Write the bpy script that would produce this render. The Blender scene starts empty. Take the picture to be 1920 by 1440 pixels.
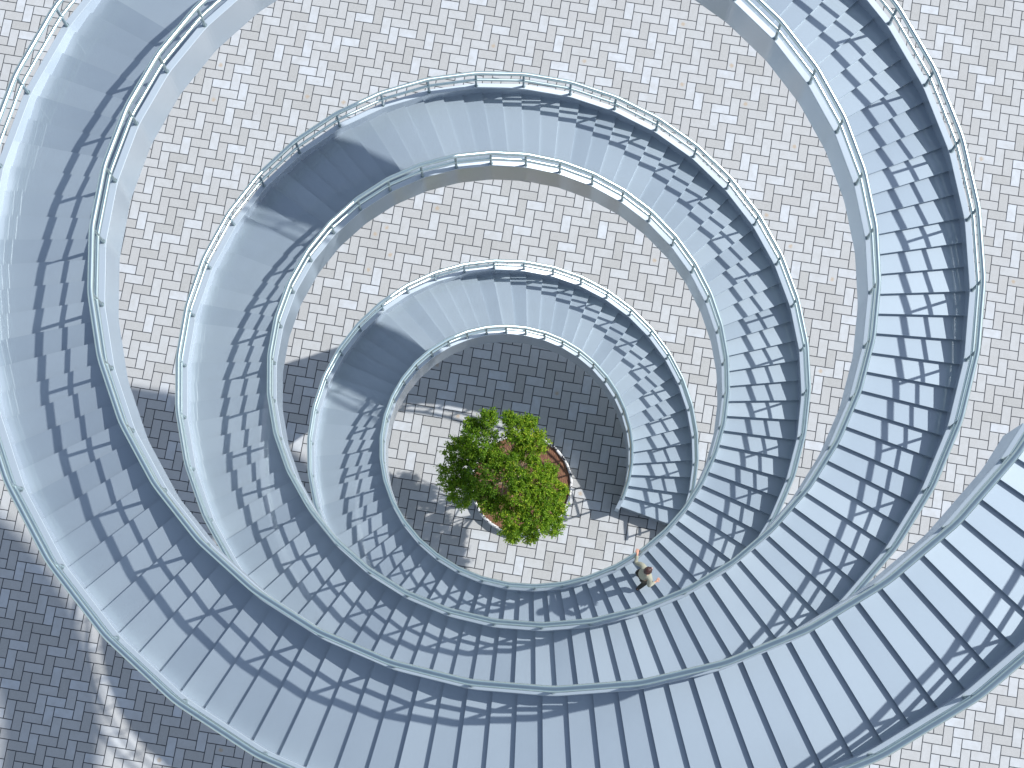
import bpy, math, random
import numpy as np
from mathutils import Vector, Matrix, Quaternion

random.seed(7); RNG = np.random.default_rng(7)
C = bpy.context.scene.collection
U = 0.4                                   # one tread depth in metres
GZ = -.9*U                                # level of the paving below the zero of the stair's pitch line

# ------------------------------------------------------------------ helpers
def link(name, me, mat, parent=None, smooth=False):
    o = bpy.data.objects.new(name, me); C.objects.link(o)
    if mat is not None: me.materials.append(mat)
    if smooth: me.polygons.foreach_set('use_smooth', [True]*len(me.polygons))
    if parent is not None: o.parent = parent
    return o

class MB:
    """collects shapes into ONE mesh object"""
    def __init__(s): s.v = []; s.f = []; s.sm = []
    def add(s, vs, fs, smooth=False):
        b = len(s.v); s.v += [tuple(v) for v in vs]; s.f += [tuple(b+i for i in f) for f in fs]; s.sm += [smooth]*len(fs)
    def tube(s, pts, rad, n=10, caps=True, smooth=True):
        pts = [Vector(q) for q in pts]
        if not hasattr(rad, '__len__'): rad = [rad]*len(pts)
        rings = []; up = None
        for k, q in enumerate(pts):
            t = (pts[min(k+1, len(pts)-1)] - pts[max(k-1, 0)]).normalized()
            if up is None:
                up = Vector((0, 0, 1)) if abs(t.z) < .9 else Vector((1, 0, 0))
            a = t.cross(up).normalized(); b = a.cross(t).normalized(); up = b
            rings.append([q + rad[k]*(math.cos(2*math.pi*i/n)*a + math.sin(2*math.pi*i/n)*b) for i in range(n)])
        vs = [v for r in rings for v in r]; fs = []
        for k in range(len(pts)-1):
            for i in range(n):
                j = (i+1) % n
                fs.append((k*n+i, (k+1)*n+i, (k+1)*n+j, k*n+j))
        s.add(vs, fs, smooth)
        if caps:
            s.add(rings[0], [tuple(range(n))], False); s.add(rings[-1], [tuple(reversed(range(n)))], False)
    def box(s, c, d, rot=0.0):
        x, y, z = [k/2 for k in d]; R = Matrix.Rotation(rot, 3, 'Z'); c = Vector(c)
        vs = [c + R @ Vector((i*x, j*y, k*z)) for i in (-1, 1) for j in (-1, 1) for k in (-1, 1)]
        s.add(vs, [(0, 1, 3, 2), (4, 6, 7, 5), (0, 4, 5, 1), (2, 3, 7, 6), (0, 2, 6, 4), (1, 5, 7, 3)])
    tone = None
    def build(s, name, mat, parent=None):
        me = bpy.data.meshes.new(name); me.from_pydata(s.v, [], s.f); me.update()
        if s.tone: me.attributes.new('tone', 'FLOAT', 'FACE').data.foreach_set('value', s.tone)
        me.polygons.foreach_set('use_smooth', s.sm)
        return link(name, me, mat, parent)

def empty(name, loc=(0, 0, 0)):
    o = bpy.data.objects.new(name, None); C.objects.link(o); o.location = loc; o.empty_display_size = .2
    return o
def tag(o, label=None, cat=None, group=None, kind=None):
    for k, v in (('label', label), ('category', cat), ('group', group), ('kind', kind)):
        if v: o[k] = v
    return o

# ------------------------------------------------------------------ material helper
class NT:
    def __init__(s, name):
        s.m = bpy.data.materials.new(name); s.m.use_nodes = True; s.t = s.m.node_tree
        s.b = s.t.nodes['Principled BSDF']; s.out = s.t.nodes['Material Output']
    def n(s, typ, **kw):
        o = s.t.nodes.new(typ)
        for k, v in kw.items(): setattr(o, k, v)
        return o
    def l(s, a, b): s.t.links.new(a, b)
    def put(s, sock, v):
        if hasattr(v, 'is_linked') or hasattr(v, 'links'): s.l(v, sock)
        else: sock.default_value = v
    def math(s, op, a, b=None, c=None, clamp=False):
        o = s.n('ShaderNodeMath', operation=op); o.use_clamp = clamp
        s.put(o.inputs[0], a)
        if b is not None: s.put(o.inputs[1], b)
        if c is not None: s.put(o.inputs[2], c)
        return o.outputs[0]
    def mix(s, f, a, b, blend='MIX'):
        o = s.n('ShaderNodeMix', data_type='RGBA', blend_type=blend)
        s.put(o.inputs[0], f); s.put(o.inputs[6], a); s.put(o.inputs[7], b); return o.outputs[2]
    def mapr(s, v, a, b, c=0., d=1., smooth=False):
        o = s.n('ShaderNodeMapRange'); o.interpolation_type = 'SMOOTHSTEP' if smooth else 'LINEAR'
        s.put(o.inputs[0], v)
        for k, q in zip((1, 2, 3, 4), (a, b, c, d)): o.inputs[k].default_value = q
        return o.outputs[0]
    def noise(s, vec, scale, detail=3., rough=.5):
        o = s.n('ShaderNodeTexNoise'); 
        if vec is not None: s.l(vec, o.inputs['Vector'])
        o.inputs['Scale'].default_value = scale; o.inputs['Detail'].default_value = detail; o.inputs['Roughness'].default_value = rough
        return o
    def ramp(s, f, stops):
        o = s.n('ShaderNodeValToRGB'); s.put(o.inputs[0], f); e = o.color_ramp.elements
        while len(e) < len(stops): e.new(.5)
        for k, (p, c) in enumerate(stops): e[k].position = p; e[k].color = (*c, 1)
        return o.outputs[0]
    def set(s, **kw):
        for k, v in kw.items():
            k = {'base': 'Base Color', 'rough': 'Roughness', 'metal': 'Metallic', 'spec': 'Specular IOR Level', 'coat': 'Coat Weight', 'coatr': 'Coat Roughness', 'normal': 'Normal'}[k]
            s.put(s.b.inputs[k], v)

def geo_pos(t): return t.n('ShaderNodeNewGeometry').outputs['Position']

# ------------------------------------------------------------------ materials
def mat_ground():
    t = NT('herringbone_pavers'); pos = geo_pos(t)
    mp = t.n('ShaderNodeMapping', vector_type='TEXTURE')
    t.l(pos, mp.inputs[0])
    W = 0.722356*U
    mp.inputs['Location'].default_value = (-3.56414*U, 8.3515*U, 0)
    mp.inputs['Rotation'].default_value = (0, 0, -0.178812)
    mp.inputs['Scale'].default_value = (W, W, W)
    # slightly wobbly joint lines
    nz = t.noise(mp.outputs[0], 3.0, 3.)
    wob = t.n('ShaderNodeVectorMath', operation='MULTIPLY_ADD'); t.l(nz.outputs['Color'], wob.inputs[0])
    wob.inputs[1].default_value = (.05, .05, 0); wob.inputs[2].default_value = (-.025, -.025, 0)
    ad = t.n('ShaderNodeVectorMath', operation='ADD'); t.l(mp.outputs[0], ad.inputs[0]); t.l(wob.outputs[0], ad.inputs[1])
    sp = t.n('ShaderNodeSeparateXYZ'); t.l(ad.outputs[0], sp.inputs[0])
    u, v = sp.outputs[0], sp.outputs[1]
    i = t.math('FLOOR', u); j = t.math('FLOOR', v); fu = t.math('SUBTRACT', u, i); fv = t.math('SUBTRACT', v, j)
    m = t.math('FLOORED_MODULO', t.math('ADD', t.math('ADD', i, j), .25), 4.)      # .25 .. 3.25
    h = t.math('LESS_THAN', m, 2.)                                             # 1 = lies along u
    k = t.math('GREATER_THAN', t.math('FLOORED_MODULO', m, 2.), 1.)
    nh = t.math('SUBTRACT', 1., h)
    a = t.math('ADD', t.math('MULTIPLY', h, fu), t.math('MULTIPLY', nh, fv))
    b = t.math('ADD', t.math('MULTIPLY', h, fv), t.math('MULTIPLY', nh, fu))
    lx = t.math('ADD', a, k)
    d = t.math('MINIMUM', t.math('MINIMUM', lx, t.math('SUBTRACT', 2., lx)), t.math('MINIMUM', b, t.math('SUBTRACT', 1., b)))
    cx = t.n('ShaderNodeCombineXYZ')
    t.l(t.math('SUBTRACT', i, t.math('MULTIPLY', k, h)), cx.inputs[0]); t.l(t.math('SUBTRACT', j, t.math('MULTIPLY', k, nh)), cx.inputs[1]); t.l(h, cx.inputs[2])
    wn = t.n('ShaderNodeTexWhiteNoise', noise_dimensions='3D'); t.l(cx.outputs[0], wn.inputs[0])
    base = t.ramp(wn.outputs['Value'], [(0, (.37, .375, .365)), (.18, (.415, .42, .415)), (.5, (.455, .468, .472)), (.78, (.49, .51, .52)), (1, (.55, .59, .63))])
    # clouding inside each paver: shift the noise per paver
    sh = t.n('ShaderNodeVectorMath', operation='MULTIPLY_ADD'); t.l(wn.outputs['Color'], sh.inputs[0]); sh.inputs[1].default_value = (37, 37, 37); t.l(mp.outputs[0], sh.inputs[2])
    n1 = t.noise(sh.outputs[0], 1.3, 4., .55); n2 = t.noise(mp.outputs[0], 14., 3., .6)
    c = t.mix(t.mapr(n1.outputs[0], .35, .7, 0., .55), base, (.40, .405, .395, 1))
    c = t.mix(t.mapr(n2.outputs[0], .45, .75, 0., .4), c, (.62, .64, .65, 1))
    nbig = t.noise(pos, .35, 4.)
    c = t.mix(t.mapr(nbig.outputs[0], .35, .7, 0., .16), c, (.36, .35, .34, 1))
    # rare rust spots
    sp2 = t.n('ShaderNodeSeparateColor'); t.l(wn.outputs['Color'], sp2.inputs[0])
    has = t.math('GREATER_THAN', sp2.outputs[1], .982)
    dx = t.math('SUBTRACT', lx, .6); dy = t.math('SUBTRACT', b, .5)
    rr = t.math('SQRT', t.math('ADD', t.math('MULTIPLY', dx, dx), t.math('MULTIPLY', dy, dy)))
    rr = t.math('ADD', rr, t.mapr(n2.outputs[0], .3, .7, -.12, .12))
    spot = t.math('MULTIPLY', has, t.mapr(rr, .10, .30, .62, 0., True))
    c = t.mix(spot, c, (.42, .31, .19, 1))
    joint = t.mapr(d, .032, .062, 1., 0., True)
    c = t.mix(joint, c, (.06, .066, .074, 1))
    bump = t.n('ShaderNodeBump'); bump.inputs['Strength'].default_value = .5; bump.inputs['Distance'].default_value = .01
    hh = t.math('ADD', t.mapr(d, .02, .075, 0., 1., True), t.math('MULTIPLY', n2.outputs[0], .25))
    t.l(hh, bump.inputs['Height'])
    t.set(base=c, rough=.78, spec=.3, normal=bump.outputs[0])
    return t.m

def mat_paint(name, col, metal=.35, rough=.42, refl=.12, rr=.07, dirt=.12):
    """satin painted steel: a broad satin lobe under a thin clear sharp one"""
    t = NT(name); pos = geo_pos(t)
    vt = t.n('ShaderNodeAttribute', attribute_name='tone')
    n = t.noise(pos, .55, 4., .6); n2 = t.noise(pos, 22., 3., .6)
    c = t.mix(t.mapr(n.outputs[0], .38, .72, 0., dirt), (*col, 1), (col[0]*.80, col[1]*.80, col[2]*.80, 1))
    c = t.mix(t.mapr(n2.outputs[0], .55, .8, 0., .10), c, (col[0]*.85, col[1]*.85, col[2]*.83, 1))
    if name == 'tread_paint':
        c = t.mix(vt.outputs['Fac'], c, (col[0]*.80, col[1]*.82, col[2]*.85, 1))  # random tint per tread, painted in place of differing reflections
    t.set(base=c, metal=metal, rough=t.mapr(n.outputs[0], .3, .7, rough-.05, rough+.06), spec=.5)
    g = t.n('ShaderNodeBsdfGlossy'); g.inputs['Roughness'].default_value = rr; g.inputs['Color'].default_value = (.96, .97, 1, 1)
    lw = t.n('ShaderNodeLayerWeight'); lw.inputs['Blend'].default_value = .12
    f = t.math('MULTIPLY_ADD', lw.outputs['Fresnel'], .5, refl-.02, clamp=True)
    ms = t.n('ShaderNodeMixShader'); t.put(ms.inputs[0], f); t.l(t.b.outputs[0], ms.inputs[1]); t.l(g.outputs[0], ms.inputs[2])
    t.l(ms.outputs[0], t.out.inputs[0])
    return t.m

def mat_rail():
    t = NT('brushed_steel_rail'); pos = geo_pos(t)
    n = t.noise(pos, 9., 3., .6)
    c = t.mix(t.mapr(n.outputs[0], .4, .7, 0., .3), (.60, .71, .71, 1), (.48, .59, .60, 1))
    t.set(base=c, metal=1., rough=.29, spec=.5)
    return t.m

def mat_simple(name, col, rough=.6, metal=0., var=.25, scale=20., bump=0.):
    t = NT(name); pos = t.n('ShaderNodeTexCoord').outputs['Object']
    n = t.noise(pos, scale, 4., .6)
    c = t.mix(t.mapr(n.outputs[0], .3, .7, 0., 1.), (*[k*(1-var) for k in col], 1), (*[min(1, k*(1+var)) for k in col], 1))
    t.set(base=c, rough=rough, metal=metal)
    if bump:
        b = t.n('ShaderNodeBump'); b.inputs['Strength'].default_value = bump; b.inputs['Distance'].default_value = .01
        t.l(n.outputs[0], b.inputs['Height']); t.set(normal=b.outputs[0])
    return t.m

def mat_leaf():
    t = NT('leaf_green')
    a = t.n('ShaderNodeAttribute', attribute_name='tone'); 
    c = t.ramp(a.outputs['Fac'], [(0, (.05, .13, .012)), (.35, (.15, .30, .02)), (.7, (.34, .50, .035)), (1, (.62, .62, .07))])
    t.set(base=c, rough=.5, spec=.35)
    tr = t.n('ShaderNodeBsdfTranslucent'); t.l(t.mix(.5, c, (.25, .42, .03, 1)), tr.inputs[0])
    ms = t.n('ShaderNodeMixShader'); ms.inputs[0].default_value = .45
    t.l(t.b.outputs[0], ms.inputs[1]); t.l(tr.outputs[0], ms.inputs[2]); t.l(ms.outputs[0], t.out.inputs[0])
    return t.m

def mat_rim():
    t = NT('mottled_planter_rim'); pos = t.n('ShaderNodeTexCoord').outputs['Object']
    n = t.noise(pos, 7., 4., .7); v = t.n('ShaderNodeTexVoronoi'); v.inputs['Scale'].default_value = 26.; t.l(pos, v.inputs['Vector'])
    f = t.math('ADD', t.mapr(n.outputs[0], .35, .65), t.mapr(v.outputs['Distance'], .1, .6, -.25, .25))
    c = t.ramp(f, [(.30, (.02, .02, .025)), (.48, (.10, .10, .11)), (.56, (.62, .62, .62)), (1, (.82, .82, .80))])
    t.set(base=c, rough=.45)
    return t.m

def mat_soil():
    t = NT('brown_bark_soil'); pos = t.n('ShaderNodeTexCoord').outputs['Object']
    n = t.noise(pos, 5., 6., .65)
    w = t.n('ShaderNodeTexWave'); w.inputs['Scale'].default_value = 5.5; w.inputs['Distortion'].default_value = 9.; w.inputs['Detail'].default_value = 4.; t.l(pos, w.inputs['Vector'])
    c = t.ramp(n.outputs[0], [(.25, (.10, .045, .025)), (.5, (.22, .105, .06)), (.75, (.33, .18, .105))])
    c = t.mix(t.mapr(w.outputs[0], 0., .28, .75, 0.), c, (.03, .018, .014, 1))  # dark wavy lines: shadow lines painted into the soil colour
    b = t.n('ShaderNodeBump'); b.inputs['Strength'].default_value = .8; b.inputs['Distance'].default_value = .03; t.l(n.outputs[0], b.inputs['Height'])
    t.set(base=c, rough=.9, normal=b.outputs[0])
    return t.m

M_GROUND = mat_ground()
M_TREAD = mat_paint('tread_paint', (.40, .478, .54), metal=.70, rough=.53, refl=.085, rr=.03)
M_STR = mat_paint('stringer_paint', (.41, .485, .55), metal=.15, rough=.46, refl=.06, rr=.2)
M_RAIL = mat_rail()
M_POST = mat_simple('post_steel', (.34, .42, .44), rough=.38, metal=.75, var=.12)

# ------------------------------------------------------------------ the spiral (all in tread units, then scaled by U)
def natural(K, V):
    K = np.array(K, float); V = np.array(V, float); n = len(K); h = np.diff(K); A = np.zeros((n, n)); b = np.zeros(n); A[0, 0] = A[-1, -1] = 1
    for i in range(1, n-1):
        A[i, i-1] = h[i-1]; A[i, i] = 2*(h[i-1]+h[i]); A[i, i+1] = h[i]; b[i] = 3*((V[i+1]-V[i])/h[i]-(V[i]-V[i-1])/h[i-1])
    c = np.linalg.solve(A, b); bb = (V[1:]-V[:-1])/h-h*(2*c[:-1]+c[1:])/3; dd = (c[1:]-c[:-1])/(3*h)
    s1 = bb[-1]+2*c[-2]*h[-1]+3*dd[-1]*h[-1]**2
    def f(x):
        x = np.asarray(x, float); j = np.clip(np.searchsorted(K, x)-1, 0, n-2); t = np.minimum(x, K[-1])-K[j]
        return V[j]+bb[j]*t+c[j]*t**2+dd[j]*t**3+s1*np.maximum(x-K[-1], 0)
    return f
RF = natural([-.3, 2.9571, 6.2143, 9.4714, 12.7286, 15.9857, 19.2429, 22.5], [9.3433, 11.7644, 13.634, 15.8633, 17.8801, 19.8242, 21.9884, 24.07])
ZF = natural([0, 60, 120, 180, 240, 300], [0, 23.1858, 40.7124, 55.4447, 67.7302, 79.3783])
TH = np.linspace(-.3, 27, 8000); RR = RF(TH)
NN = np.concatenate([[0], np.cumsum((RR[1:]+RR[:-1])/2*np.diff(TH))]); NN = NN-np.interp(0, TH, NN)+1
TH0 = -0.36516; HW = 4.4232/2
def th_of_n(n): return np.interp(n, NN, TH)
def n_of_th(t): return np.interp(t, TH, NN)
N_LAST = 293
TH_END = float(th_of_n(N_LAST+1))
DP = math.pi/20; PH = .39*DP                # posts every nine degrees
def P(th, side, dr, dz):
    """point on the spiral: side -1 inner, +1 outer, dr beyond the tread end, dz above the pitch line"""
    r = float(RF(th))+side*(HW+dr); a = TH0+th
    return Vector((r*math.cos(a)*U, r*math.sin(a)*U, (float(ZF(n_of_th(th)))+dz)*U))
_cm = math.cos(DP/2); _mean = np.mean([_cm/math.cos(x) for x in np.linspace(-DP/2, DP/2, 41)])
def chord(th):
    """radius factor of the faceted (straight between posts) steelwork, its corners eased"""
    s = 0
    for k in (-.014, -.007, 0, .007, .014):
        x = (th+k-PH) % DP - DP/2; s += _cm/math.cos(x)
    return s/5/_mean
def PC(th, side, dr, dz):
    r = (float(RF(th))+side*(HW+dr))*chord(th); a = TH0+th
    return Vector((r*math.cos(a)*U, r*math.sin(a)*U, (float(ZF(n_of_th(th)))+dz)*U))
def samples(a, b):
    s = [a, b]; k0 = math.floor((a-PH)/DP)-1; k1 = math.ceil((b-PH)/DP)+1
    for k in range(k0, k1):
        c = PH+k*DP
        for q in (-.02, -.01, 0, .01, .02, DP*.3, DP*.5, DP*.7):
            if a+.004 < c+q < b-.004: s.append(c+q)
    return sorted(s)

# camera (also used to choose which treads and posts show largest)
R3 = Matrix(((1, 0, 0), (0, math.cos(.18961), -math.sin(.18961)), (0, math.sin(.18961), math.cos(.18961)))) @ Matrix.Rotation(-0.01477, 3, 'Z')
CAM = Vector((-1.11036*U, -20.78618*U, 144.16354*U)); FPX = 3630.46
def to_px(q):
    d = R3.transposed() @ (Vector(q)-CAM)
    return 960+FPX*d.x/-d.z, 720-FPX*d.y/-d.z, -d.z
def shown(q, m=10):
    x, y, _ = to_px(q); return -m < x < 1920+m and -m < y < 1440+m

stair = empty('spiral_staircase', (0, 0, 0))
tag(stair, 'pale blue steel spiral staircase with curving treads and tubular handrails', 'staircase')

# treads with their risers
def tread_into(mb, n):
    f0 = len(mb.f); tread_shape(mb, n)
    mb.tone = (mb.tone or [])+[random.uniform(0, 1.)]*(len(mb.f)-f0)
def tread_shape(mb, n):
    t0, t1 = float(th_of_n(n)), float(th_of_n(n+1)); zt = float(ZF(n)); zb = float(ZF(n-1)) if n > 1 else -.9
    ri = lambda t: (float(RF(t))-HW-.14); ro = lambda t: (float(RF(t))+HW+.14)
    K = 4; ths = [t0+(t1-t0+.004)*k/K for k in range(K+1)]; a0 = TH0
    vs = []
    for z in (zt, zt-.09):
        for t in ths:
            for r in (ri(t), ro(t)): vs.append((r*math.cos(a0+t)*U, r*math.sin(a0+t)*U, z*U))
    m = 2*(K+1); fs = []
    for k in range(K):
        a = 2*k; fs.append((a, a+1, a+3, a+2)); fs.append((m+a, m+a+2, m+a+3, m+a+1))
        fs.append((a, a+2, m+a+2, m+a)); fs.append((a+1, m+a+1, m+a+3, a+3))
    fs.append((0, m, m+1, 1)); fs.append((2*K, 2*K+1, m+2*K+1, m+2*K))
    mb.add(vs, fs)
    # riser plate, set just behind the tread edge
    d0 = .012/float(RF(t0)); d1 = .05/float(RF(t0)); vs = []
    for t in (t0+d0, t0+d1):
        for z in (zt-.088, zb-.06 if n > 1 else -.9):
            for r in (ri(t)+.01, ro(t)-.01): vs.append((r*math.cos(a0+t)*U, r*math.sin(a0+t)*U, z*U))
    mb.add(vs, [(0, 1, 3, 2), (4, 6, 7, 5), (0, 2, 6, 4), (1, 5, 7, 3), (0, 4, 5, 1), (2, 3, 7, 6)])
def in_view_n(n):
    t = float(th_of_n(n+.5)); c = 0
    for s in (-.95, -.5, 0, .5, .95):
        r = float(RF(t))+s*HW
        c += shown((r*math.cos(TH0+t)*U, r*math.sin(TH0+t)*U, float(ZF(n))*U), 0)
    return c/5/(144.16-float(ZF(n)))**2
order = sorted(range(1, N_LAST+1), key=lambda n: -in_view_n(n)); big = set(order[:100]); rest = MB()
for n in range(1, N_LAST+1):
    if n in big:
        m = MB(); tread_into(m, n); m.build('tread', M_TREAD, stair)
    else: tread_into(rest, n)
tag(rest.build('tread', M_TREAD, stair), kind='stuff')

# stringers: box section with a flat top plate, straight between posts
HS, HB, PW = .76, -1.95, .31
def sweep(mb, th0, th1, prof, side):
    """prof: list of (dr, dz) around the section"""
    ss = samples(th0, th1); n = len(prof); vs = []
    for t in ss:
        for dr, dz in prof:
            q = PC(t, side, dr, dz); q.z = max(q.z, GZ+.002); vs.append(q)
    fs = []
    for k in range(len(ss)-1):
        for i in range(n):
            j = (i+1) % n; f = (k*n+i, (k+1)*n+i, (k+1)*n+j, k*n+j)
            fs.append(f if side > 0 else tuple(reversed(f)))
    fs.append(tuple(range(n))); fs.append(tuple((len(ss)-1)*n+i for i in reversed(range(n))))
    mb.add(vs, fs)
TS = -.045
prof = [(0.0, HS-.02), (.02, HS), (PW-.02, HS), (PW, HS-.02), (PW, HB), (0.0, HB)]
for side in (-1, 1):
    m = MB(); sweep(m, TS, TH_END, prof, side); m.build('stringer', M_STR, stair)
# underside plate
m = MB(); ss = samples(TS+.06, TH_END); vs = []
for t in ss:
    for dz in (-1.05, -1.2):
        for s in (-1, 1):
            q = PC(t, s, .05, dz); q.z = max(q.z, GZ+(.004 if dz < -1.1 else .06)); vs.append(q)
fs = []
for k in range(len(ss)-1):
    a = 4*k; b = a+4
    fs += [(a, b, b+1, a+1), (a+2, a+3, b+3, b+2), (a, a+2, b+2, b), (a+1, b+1, b+3, a+3)]
m.add(vs, fs); m.build('soffit', M_STR, stair)

# handrails
kmax = int((TH_END-PH)/DP)
post_th = [PH+k*DP for k in range(0, kmax+1)]
DRT, HT, DRM, HM = .17, 2.79, .17, 1.73
for side in (-1, 1):
    ss = samples(PH-.012, TH_END-.02)
    m = MB(); m.tube([PC(t, side, DRT, HT) for t in ss], .125*U, 12); m.build('handrail', M_RAIL, stair)
    m = MB(); m.tube([PC(t, side, DRM, HM) for t in ss], .085*U, 10); m.build('middle_rail', M_RAIL, stair)
def post_into(mb, t, side):
    a = PC(t, side, DRT, HS-.005); b = PC(t, side, DRT, HT-.06)
    mb.tube([a, b], .072*U, 10)
    mb.tube([a, a+Vector((0, 0, .03*U))], .11*U, 12)                 # base flange
allp = [(t, s) for t in post_th for s in (-1, 1)]
def psize(ts):
    q = PC(ts[0], ts[1], DRT, 2.); return (1 if shown(q, 0) else 0)/(144.16-q.z/U)
allp.sort(key=lambda k: -psize(k)); rest = MB()
for k, (t, s) in enumerate(allp):
    if k < 100:
        m = MB(); post_into(m, t, s); m.build('post', M_POST, stair)
    else: post_into(rest, t, s)
tag(rest.build('post', M_POST, stair), kind='stuff')

# ------------------------------------------------------------------ ground
me = bpy.data.meshes.new('ground'); s = 400
me.from_pydata([(-s, -s, GZ), (s, -s, GZ), (s, s, GZ), (-s, s, GZ)], [], [(0, 1, 2, 3)])
tag(link('ground', me, M_GROUND), kind='structure')

# ------------------------------------------------------------------ planter
PC0 = Vector((-.1985, -.30, GZ)); PR = 1.53
pl = empty('tree_planter', PC0)
tag(pl, 'low round planter with mottled black and white rim and brown soil', 'planter')
m = MB(); N = 96; vs = []; fs = []
prf = [(PR-.075, .10), (PR-.07, .255), (PR-.055, .27), (PR-.012, .27), (PR, .255), (PR, .0)]
for k in range(N):
    a = 2*math.pi*k/N; w = 1+.004*math.sin(a*7)+.003*math.sin(a*17)
    for r, z in prf: vs.append((r*w*math.cos(a), r*w*math.sin(a), z+.006*math.sin(a*23)*(z > .2)))
n = len(prf)
for k in range(N):
    for i in range(n-1): fs.append((k*n+i, ((k+1) % N)*n+i, ((k+1) % N)*n+i+1, k*n+i+1))
m.add(vs, fs, True); m.build('rim', mat_rim(), pl)
m = MB(); vs = [(0, 0, .22)]; fs = []; rings = 14
for r in range(1, rings+1):
    for k in range(N):
        a = 2*math.pi*k/N; q = r/rings*(PR-.06)
        vs.append((q*math.cos(a), q*math.sin(a), .205-.03*(r/rings)**2+random.uniform(-.009, .009)))
for k in range(N): fs.append((0, 1+k, 1+(k+1) % N))
for r in range(rings-1):
    for k in range(N): fs.append((1+r*N+k, 1+(r+1)*N+k, 1+(r+1)*N+(k+1) % N, 1+r*N+(k+1) % N))
m.add(vs, fs, True); m.build('soil', mat_soil(), pl)

# ------------------------------------------------------------------ tree
tree = empty('courtyard_tree', PC0+Vector((0, 0, .2))); tree.scale = (1, 1, 1.1)
tag(tree, 'small bright green leafy tree with thin bare twigs showing, growing in the round planter', 'tree')

CL = [(-0.92, 1.37, 3.5, 0.264), (-1.18, 0.77, 3.1, 0.626), (-1.76, 0.53, 3.0, 0.471), (-1.99, -0.15, 2.9, 0.393), (-1.75, -0.61, 2.7, 0.442), (-1.2, -0.18, 3.0, 0.596), (-1.02, -0.75, 2.5, 0.317), (-0.1, 1.07, 3.3, 0.406), (0.25, 1.29, 3.3, 0.187), (0.42, 0.71, 3.1, 0.36), (-0.36, 1.38, 3.4, 0.187), (-0.37, 0.19, 3.2, 0.236), (0.33, 0.15, 3.2, 0.203), (0.74, -0.10, 2.9, 0.27), (1.02, -0.6, 2.7, 0.27), (.10, .76, 3.15, .26), (-.08, .42, 3.0, .2), (0.45, -0.41, 3.1, 0.407), (-0.18, -0.29, 3.2, 0.359), (-0.03, -0.78, 3.1, 0.391), (0.63, -0.89, 2.9, 0.361), (-0.7, -1.01, 2.5, 0.38), (-0.14, -1.47, 2.8, 0.472), (0.43, -1.4, 2.9, 0.44), (0.84, -1.59, 2.6, 0.332), (-0.3, -1.79, 2.4, 0.238), (0.21, -1.84, 2.3, 0.222), (1.04, -1.1, 2.7, 0.237), (-0.68, 0.25, 3.1, 0.313), (-1.43, 1.23, 3.2, 0.219)]
M_BARK = mat_simple('pale_bark', (.30, .24, .17), rough=.8, var=.35, scale=30, bump=.4)
trunk = MB()
def limb(pts, r0, r1, n=7, k=8, wob=.03):
    """a tapered wandering limb through control points"""
    pts = [Vector(q) for q in pts]; out = []; m = len(pts)-1
    for i in range(m):
        p0 = pts[max(i-1, 0)]; p1 = pts[i]; p2 = pts[i+1]; p3 = pts[min(i+2, m)]
        for q in range(k):
            t = q/k
            v = .5*((2*p1)+(p2-p0)*t+(2*p0-5*p1+4*p2-p3)*t*t+(3*p1-p0-3*p2+p3)*t**3)
            out.append(v+Vector((random.uniform(-wob, wob), random.uniform(-wob, wob), 0))*(0 if i+q == 0 else 1))
    out.append(pts[-1]); L = len(out)-1
    trunk.tube(out, [r0+(r1-r0)*(i/L)**.8 for i in range(L+1)], n)
    return out
limb([(0.02, 0, -.02), (0.0, .02, .5), (-.05, .0, 1.0), (-.08, .05, 1.45)], .085, .055)
limb([(0.10, -.08, -.02), (.14, -.12, .5), (.22, -.25, 1.0), (.3, -.4, 1.5)], .06, .035)
limb([(-.08, -.06, -.02), (-.2, -.15, .5), (-.4, -.2, 1.0), (-.6, -.15, 1.5)], .06, .035)
tops = []
for (x, y, h, r) in CL:
    b = min(((-.08, .05, 1.4), (.28, -.38, 1.42), (-.55, -.15, 1.42)), key=lambda q: (q[0]-x)**2+(q[1]-y)**2)
    b = Vector(b); e = Vector((x, y, h-.25)); mid = b.lerp(e, .5)+Vector((random.uniform(-.12, .12), random.uniform(-.12, .12), .12))
    o = limb([b, mid, e], .028, .008, 5, 6, .015); tops.append(e)
    for q in range(5):
        s0 = o[random.randint(4, len(o)-1)]; a = random.uniform(0, 6.28); d = r*random.uniform(.5, .95)
        e2 = Vector((x+d*math.cos(a), y+d*math.sin(a), h+random.uniform(-.2, .15)))
        limb([s0, s0.lerp(e2, .5)+Vector((0, 0, .05)), e2], .010, .003, 4, 3, .01)
# bare twigs reaching up through the gaps in the crown
for hub, tips in (((-.20, .36, 2.5), [(-.52, .95, 3.25), (-.45, .80, 3.2), (-.62, .75, 3.1), (-.38, 1.0, 3.2), (-.55, .55, 3.1)]),
                  ((-.22, .0, 2.5), [(-.52, -.42, 3.1), (-.60, -.32, 3.15), (-.45, -.50, 3.0), (-.30, -.10, 3.15)]),
                  ((.15, .33, 2.5), [(.34, .45, 3.1), (.10, .42, 3.2), (.30, .25, 3.1)]),
                  ((.12, -.95, 2.5), [(.10, -.60, 3.05), (.30, -.72, 3.1), (.02, -.75, 3.1), (.25, -.95, 3.05)])):
    limb([(-.08, .05, 1.4), (hub[0]*.6, hub[1]*.6, 2.0), hub], .024, .014, 5, 5, .01)
    for tp in tips:
        mid = Vector(hub).lerp(Vector(tp), .5)+Vector((random.uniform(-.05, .05), random.uniform(-.05, .05), .06))
        limb([hub, mid, tp], .013, .006, 5, 5, .012)
tr = trunk.build('trunk', M_BARK, tree)
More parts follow.
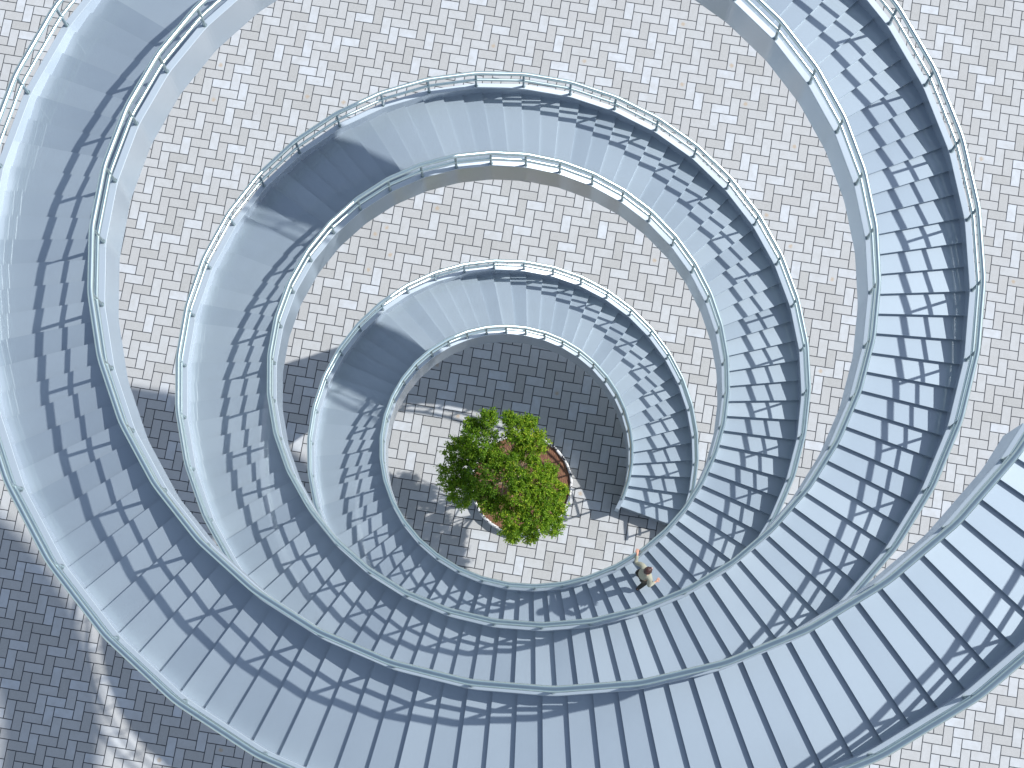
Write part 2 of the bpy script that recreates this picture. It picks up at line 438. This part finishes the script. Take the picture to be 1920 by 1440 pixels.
# crown: sprigs of small folded leaves through the clumps' volume
V = []; F = []; T = []
for ci, (x, y, h, r) in enumerate(CL):
    nspr = int(1150*r*r+40); tone0 = random.uniform(-.10, .12)+(-.14 if x < -.9 else .08)  # left clumps darker, others lighter: crown's shaded side put into leaf tone
    for sidx in range(nspr):
        d = RNG.normal(size=3); d /= np.linalg.norm(d); rad = RNG.uniform(.25, 1.)**.45
        if RNG.random() < .10: rad *= 1.18
        lump = 1+.20*math.sin(d[0]*5+ci)*math.cos(d[1]*6+ci*2)
        c = np.array([x, y, h-.08*r])+d*rad*r*lump*np.array([1, 1, .72])
        c[2] = max(c[2], h-.75*r)
        ts = tone0+RNG.normal()*.15
        out = d*.5+np.array([0, 0, .35]); out += RNG.normal(size=3)*.35; out /= np.linalg.norm(out)
        nl = RNG.integers(11, 17)
        for q in range(nl):
            p = c+out*(q/nl-.4)*.15+RNG.normal(size=3)*.020
            ax = RNG.normal(size=3)+out*.6; ax /= np.linalg.norm(ax)
            nrm = RNG.normal(size=3)*.75+np.array([.25, .05, .9]); sd = np.cross(ax, nrm); sd /= np.linalg.norm(sd); nn = np.cross(sd, ax)
            L = RNG.uniform(.042, .068); w = L*RNG.uniform(.26, .36)
            b = len(V)
            V += [tuple(p), tuple(p+ax*L*.5+sd*w+nn*.006), tuple(p+ax*L), tuple(p+ax*L*.5-sd*w+nn*.006)]
            F += [(b, b+1, b+2), (b, b+2, b+3)]
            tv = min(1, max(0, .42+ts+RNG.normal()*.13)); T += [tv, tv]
me = bpy.data.meshes.new('crown'); me.from_pydata(V, [], F); me.update()
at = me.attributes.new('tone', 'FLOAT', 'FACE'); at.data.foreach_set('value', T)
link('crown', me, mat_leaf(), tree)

# ------------------------------------------------------------------ person climbing the stairs, left hand on the inner rail
M_SKIN = mat_simple('skin', (.62, .33, .23), rough=.5, var=.08)
M_KNIT = mat_simple('grey_green_knit', (.36, .36, .28), rough=.9, var=.14, scale=60, bump=.5)
M_TROU = mat_simple('dark_trousers', (.045, .045, .04), rough=.85, var=.2)
M_SHOE = mat_simple('black_shoes', (.02, .02, .022), rough=.45, var=.1)
M_HAIR = mat_simple('dark_brown_hair', (.055, .022, .018), rough=.38, var=.35, scale=50, bump=.4)
n0 = 66; z66 = float(ZF(66))*U
FO = Vector((2.60, -4.12, z66)); ang = math.atan2(.512, .859)       # heading up the flight
person = empty('person', FO); person.rotation_euler = (0, 0, ang-math.pi/2)
tag(person, 'person in grey green jumper climbing the stairs, left hand on the inner rail', 'person')
# local axes: +y ahead, -x the person's left, z up
def skin(name, verts, edges, radii, mat, parent, root=0, sub=2):
    me = bpy.data.meshes.new(name); me.from_pydata(verts, edges, []); me.update()
    o = link(name, me, mat, parent)
    md = o.modifiers.new('Skin', 'SKIN'); md.use_smooth_shade = True
    sv = me.skin_vertices[0].data
    for k, r in enumerate(radii): sv[k].radius = (r, r) if not isinstance(r, tuple) else r
    sv[root].use_root = True
    ss = o.modifiers.new('Sub', 'SUBSURF'); ss.levels = sub; ss.render_levels = sub
    return o
z65 = float(ZF(65))*U-z66
LSH, LEL, LWR = (-.19, .12, 1.40), (-.33, .03, 1.25), (-.475, .155, 1.375)
RSH, REL, RWR = (.19, .10, 1.40), (.30, .00, 1.15), (.30, .20, 1.10)
LHIP, LKN, LAN = (-.09, .06, .88), (-.12, .17, .48), (-.13, .05, .075)
RHIP, RKN, RAN = (.10, .06, .88), (.15, .14, .44), (.17, -.15, z65+.13)
body_v = [(0, .06, .93), (0, .06, 1.12), (0, .07, 1.32), (0, .10, 1.44), (0, .12, 1.50), (0, .145, 1.58), (0, .15, 1.66),
          LSH, LEL, LWR, RSH, REL, RWR, LHIP, LKN, LAN, (-.14, .19, .035), RHIP, RKN, RAN, (.175, -.02, z65+.04)]
body_e = [(0, 1), (1, 2), (2, 3), (3, 4), (4, 5), (5, 6), (3, 7), (7, 8), (8, 9), (3, 10), (10, 11), (11, 12), (0, 13), (13, 14), (14, 15), (15, 16), (0, 17), (17, 18), (18, 19), (19, 20)]
body_r = [(.13, .10), (.115, .09), (.14, .10), (.07, .07), (.052, .052), (.078, .088), (.072, .082), .052, .040, .026, .052, .040, .026, .085, .055, .038, .03, .085, .055, .038, .03]
def hand(v, e, r, wr, wi, dirn, side, curl, up=(0, 0, 1)):
    """palm, four unequal fingers and a thumb, bent down round what they hold"""
    d = Vector(dirn).normalized(); n = Vector(up).normalized(); s = d.cross(n).normalized()*side
    wr = Vector(wr); palm = wr+d*.055; b = len(v); v.append(tuple(palm)); e.append((wi, b)); r.append((.034, .016))
    for k, (off, L) in enumerate(((-.030, .066), (-.010, .078), (.010, .073), (.028, .056))):
        k0 = palm+d*.035+s*off; k1 = k0+d*L*.5-n*curl*L*.25; k2 = k1+d*L*.2-n*L*.55*curl
        i = len(v); v += [tuple(k0), tuple(k1), tuple(k2)]; e += [(b, i), (i, i+1), (i+1, i+2)]; r += [.0095, .0085, .0075]
    t0 = palm-s*.028-d*.02; t1 = t0-s*.022+d*.03-n*.01; t2 = t1+d*.022-n*.03*curl
    i = len(v); v += [tuple(t0), tuple(t1), tuple(t2)]; e += [(b, i), (i, i+1), (i+1, i+2)]; r += [.012, .0105, .009]
hand(body_v, body_e, body_r, LWR, 9, (-.75, .6, -.15), 1, .9)
hand(body_v, body_e, body_r, RWR, 12, (-.15, .8, .25), -1, .8)
body = skin('body', body_v, body_e, body_r, M_SKIN, person)
# head shape: face, nose, ears as part of the same figure's head (one mesh, under the hair)
m = MB()
def ell(c, r, seg=20, rng=14, f=None):
    vs = []; fs = []
    for i in range(rng+1):
        ph = math.pi*i/rng
        for j in range(seg):
            a = 2*math.pi*j/seg; v = Vector((math.sin(ph)*math.cos(a), math.sin(ph)*math.sin(a), math.cos(ph)))
            if f: v = f(v)
            vs.append((c[0]+v.x*r[0], c[1]+v.y*r[1], c[2]+v.z*r[2]))
    for i in range(rng):
        for j in range(seg): fs.append((i*seg+j, (i+1)*seg+j, (i+1)*seg+(j+1) % seg, i*seg+(j+1) % seg))
    m.add(vs, fs, True)
HC = (0, .155, 1.625)
def facef(v):
    w = v.copy()
    if v.z < -.2: w.x *= 1+.35*(v.z+.2); w.y *= 1+.18*(v.z+.2)
    return w
ell(HC, (.076, .097, .118), f=facef)
ell((0, .252, 1.605), (.013, .018, .024), 10, 8); ell((-.076, .15, 1.61), (.012, .02, .03), 8, 6); ell((.076, .15, 1.61), (.012, .02, .03), 8, 6)
ell((0, .243, 1.562), (.022, .008, .007), 10, 6)
m.build('head', M_SKIN, person)
m = MB(); ell((-.03, .243, 1.628), (.011, .007, .006), 8, 6); ell((.03, .243, 1.628), (.011, .007, .006), 8, 6); m.build('eyes', M_HAIR, person)
m = MB()
def hairf(v):
    w = v.copy(); k = 1+.05*math.sin(v.x*9)*math.sin(v.z*8+1)+.03*math.sin(v.y*17)
    if v.y > .55 and v.z < .35: k *= .86
    if v.z < -.25: w.z = -.25+(v.z+.25)*.35; k *= .93
    return w*k
ell((0, .135, 1.655), (.093, .112, .112), 24, 16, hairf); m.build('hair', M_HAIR, person)
# knitted jumper
jv = [(0, .055, .84), (0, .06, 1.12), (0, .07, 1.32), (0, .10, 1.43), (0, .115, 1.475), LSH, LEL, LWR, RSH, REL, RWR]
jv[7] = tuple(Vector(LEL).lerp(Vector(LWR), .93)); jv[10] = tuple(Vector(REL).lerp(Vector(RWR), .93))
skin('jumper', jv, [(0, 1), (1, 2), (2, 3), (3, 4), (3, 5), (5, 6), (6, 7), (3, 8), (8, 9), (9, 10)],
     [(.17, .145), (.155, .125), (.17, .13), (.105, .095), (.062, .062), .072, .056, .040, .072, .056, .040], M_KNIT, person)
skin('trousers', [(0, .06, .93), LHIP, LKN, tuple(Vector(LAN)+Vector((0, 0, .03))), RHIP, RKN, tuple(Vector(RAN)+Vector((0, 0, .03)))],
     [(0, 1), (1, 2), (2, 3), (0, 4), (4, 5), (5, 6)], [(.14, .115), .10, .072, .055, .10, .072, .055], M_TROU, person)
for a, toe in ((LAN, (-.145, .22, .04)), (RAN, (.18, -.02, z65+.045))):
    A = Vector(a); Tt = Vector(toe); heel = Vector((A.x, A.y-.035, A.z-.03))
    skin('shoe', [tuple(heel), tuple(heel.lerp(Tt, .5)), tuple(Tt)], [(0, 1), (1, 2)], [.040, .045, .040], M_SHOE, person)

# ------------------------------------------------------------------ light, sky, camera
sun_dir = Vector((0.6790, 0.2019, 0.7058)).normalized()
sd = bpy.data.lights.new('sun', 'SUN'); sd.energy = 4.5; sd.angle = math.radians(.85); sd.color = (1, .975, .945)
so = bpy.data.objects.new('sun', sd); C.objects.link(so); so.rotation_euler = sun_dir.to_track_quat('Z', 'Y').to_euler(); so.location = (0, 0, 80)
w = bpy.data.worlds.new('World'); bpy.context.scene.world = w; w.use_nodes = True
nt = w.node_tree; bg = nt.nodes['Background']; sky = nt.nodes.new('ShaderNodeTexSky'); sky.sky_type = 'NISHITA'; sky.sun_disc = False
sky.sun_elevation = math.asin(sun_dir.z); sky.sun_rotation = math.atan2(sun_dir.x, sun_dir.y); sky.air_density = 1.; sky.dust_density = .5; sky.ozone_density = .35
hs = nt.nodes.new('ShaderNodeHueSaturation'); hs.inputs['Saturation'].default_value = .72      # sky blue desaturated so the shade it fills looks greyer
nt.links.new(sky.outputs[0], hs.inputs['Color']); nt.links.new(hs.outputs[0], bg.inputs[0]); bg.inputs[1].default_value = .15

cd = bpy.data.cameras.new('camera'); cd.sensor_width = 36; cd.lens = FPX/1920*36; cd.clip_start = .5; cd.clip_end = 2000
co = bpy.data.objects.new('camera', cd); C.objects.link(co); co.matrix_world = Matrix.Translation(CAM) @ R3.to_4x4()
sc = bpy.context.scene; sc.camera = co
sc.view_settings.view_transform = 'Standard'; sc.view_settings.look = 'None'; sc.view_settings.exposure = .12; sc.view_settings.gamma = 1
sc.cycles.max_bounces = 6; sc.cycles.caustics_reflective = False; sc.cycles.sample_clamp_indirect = 3.
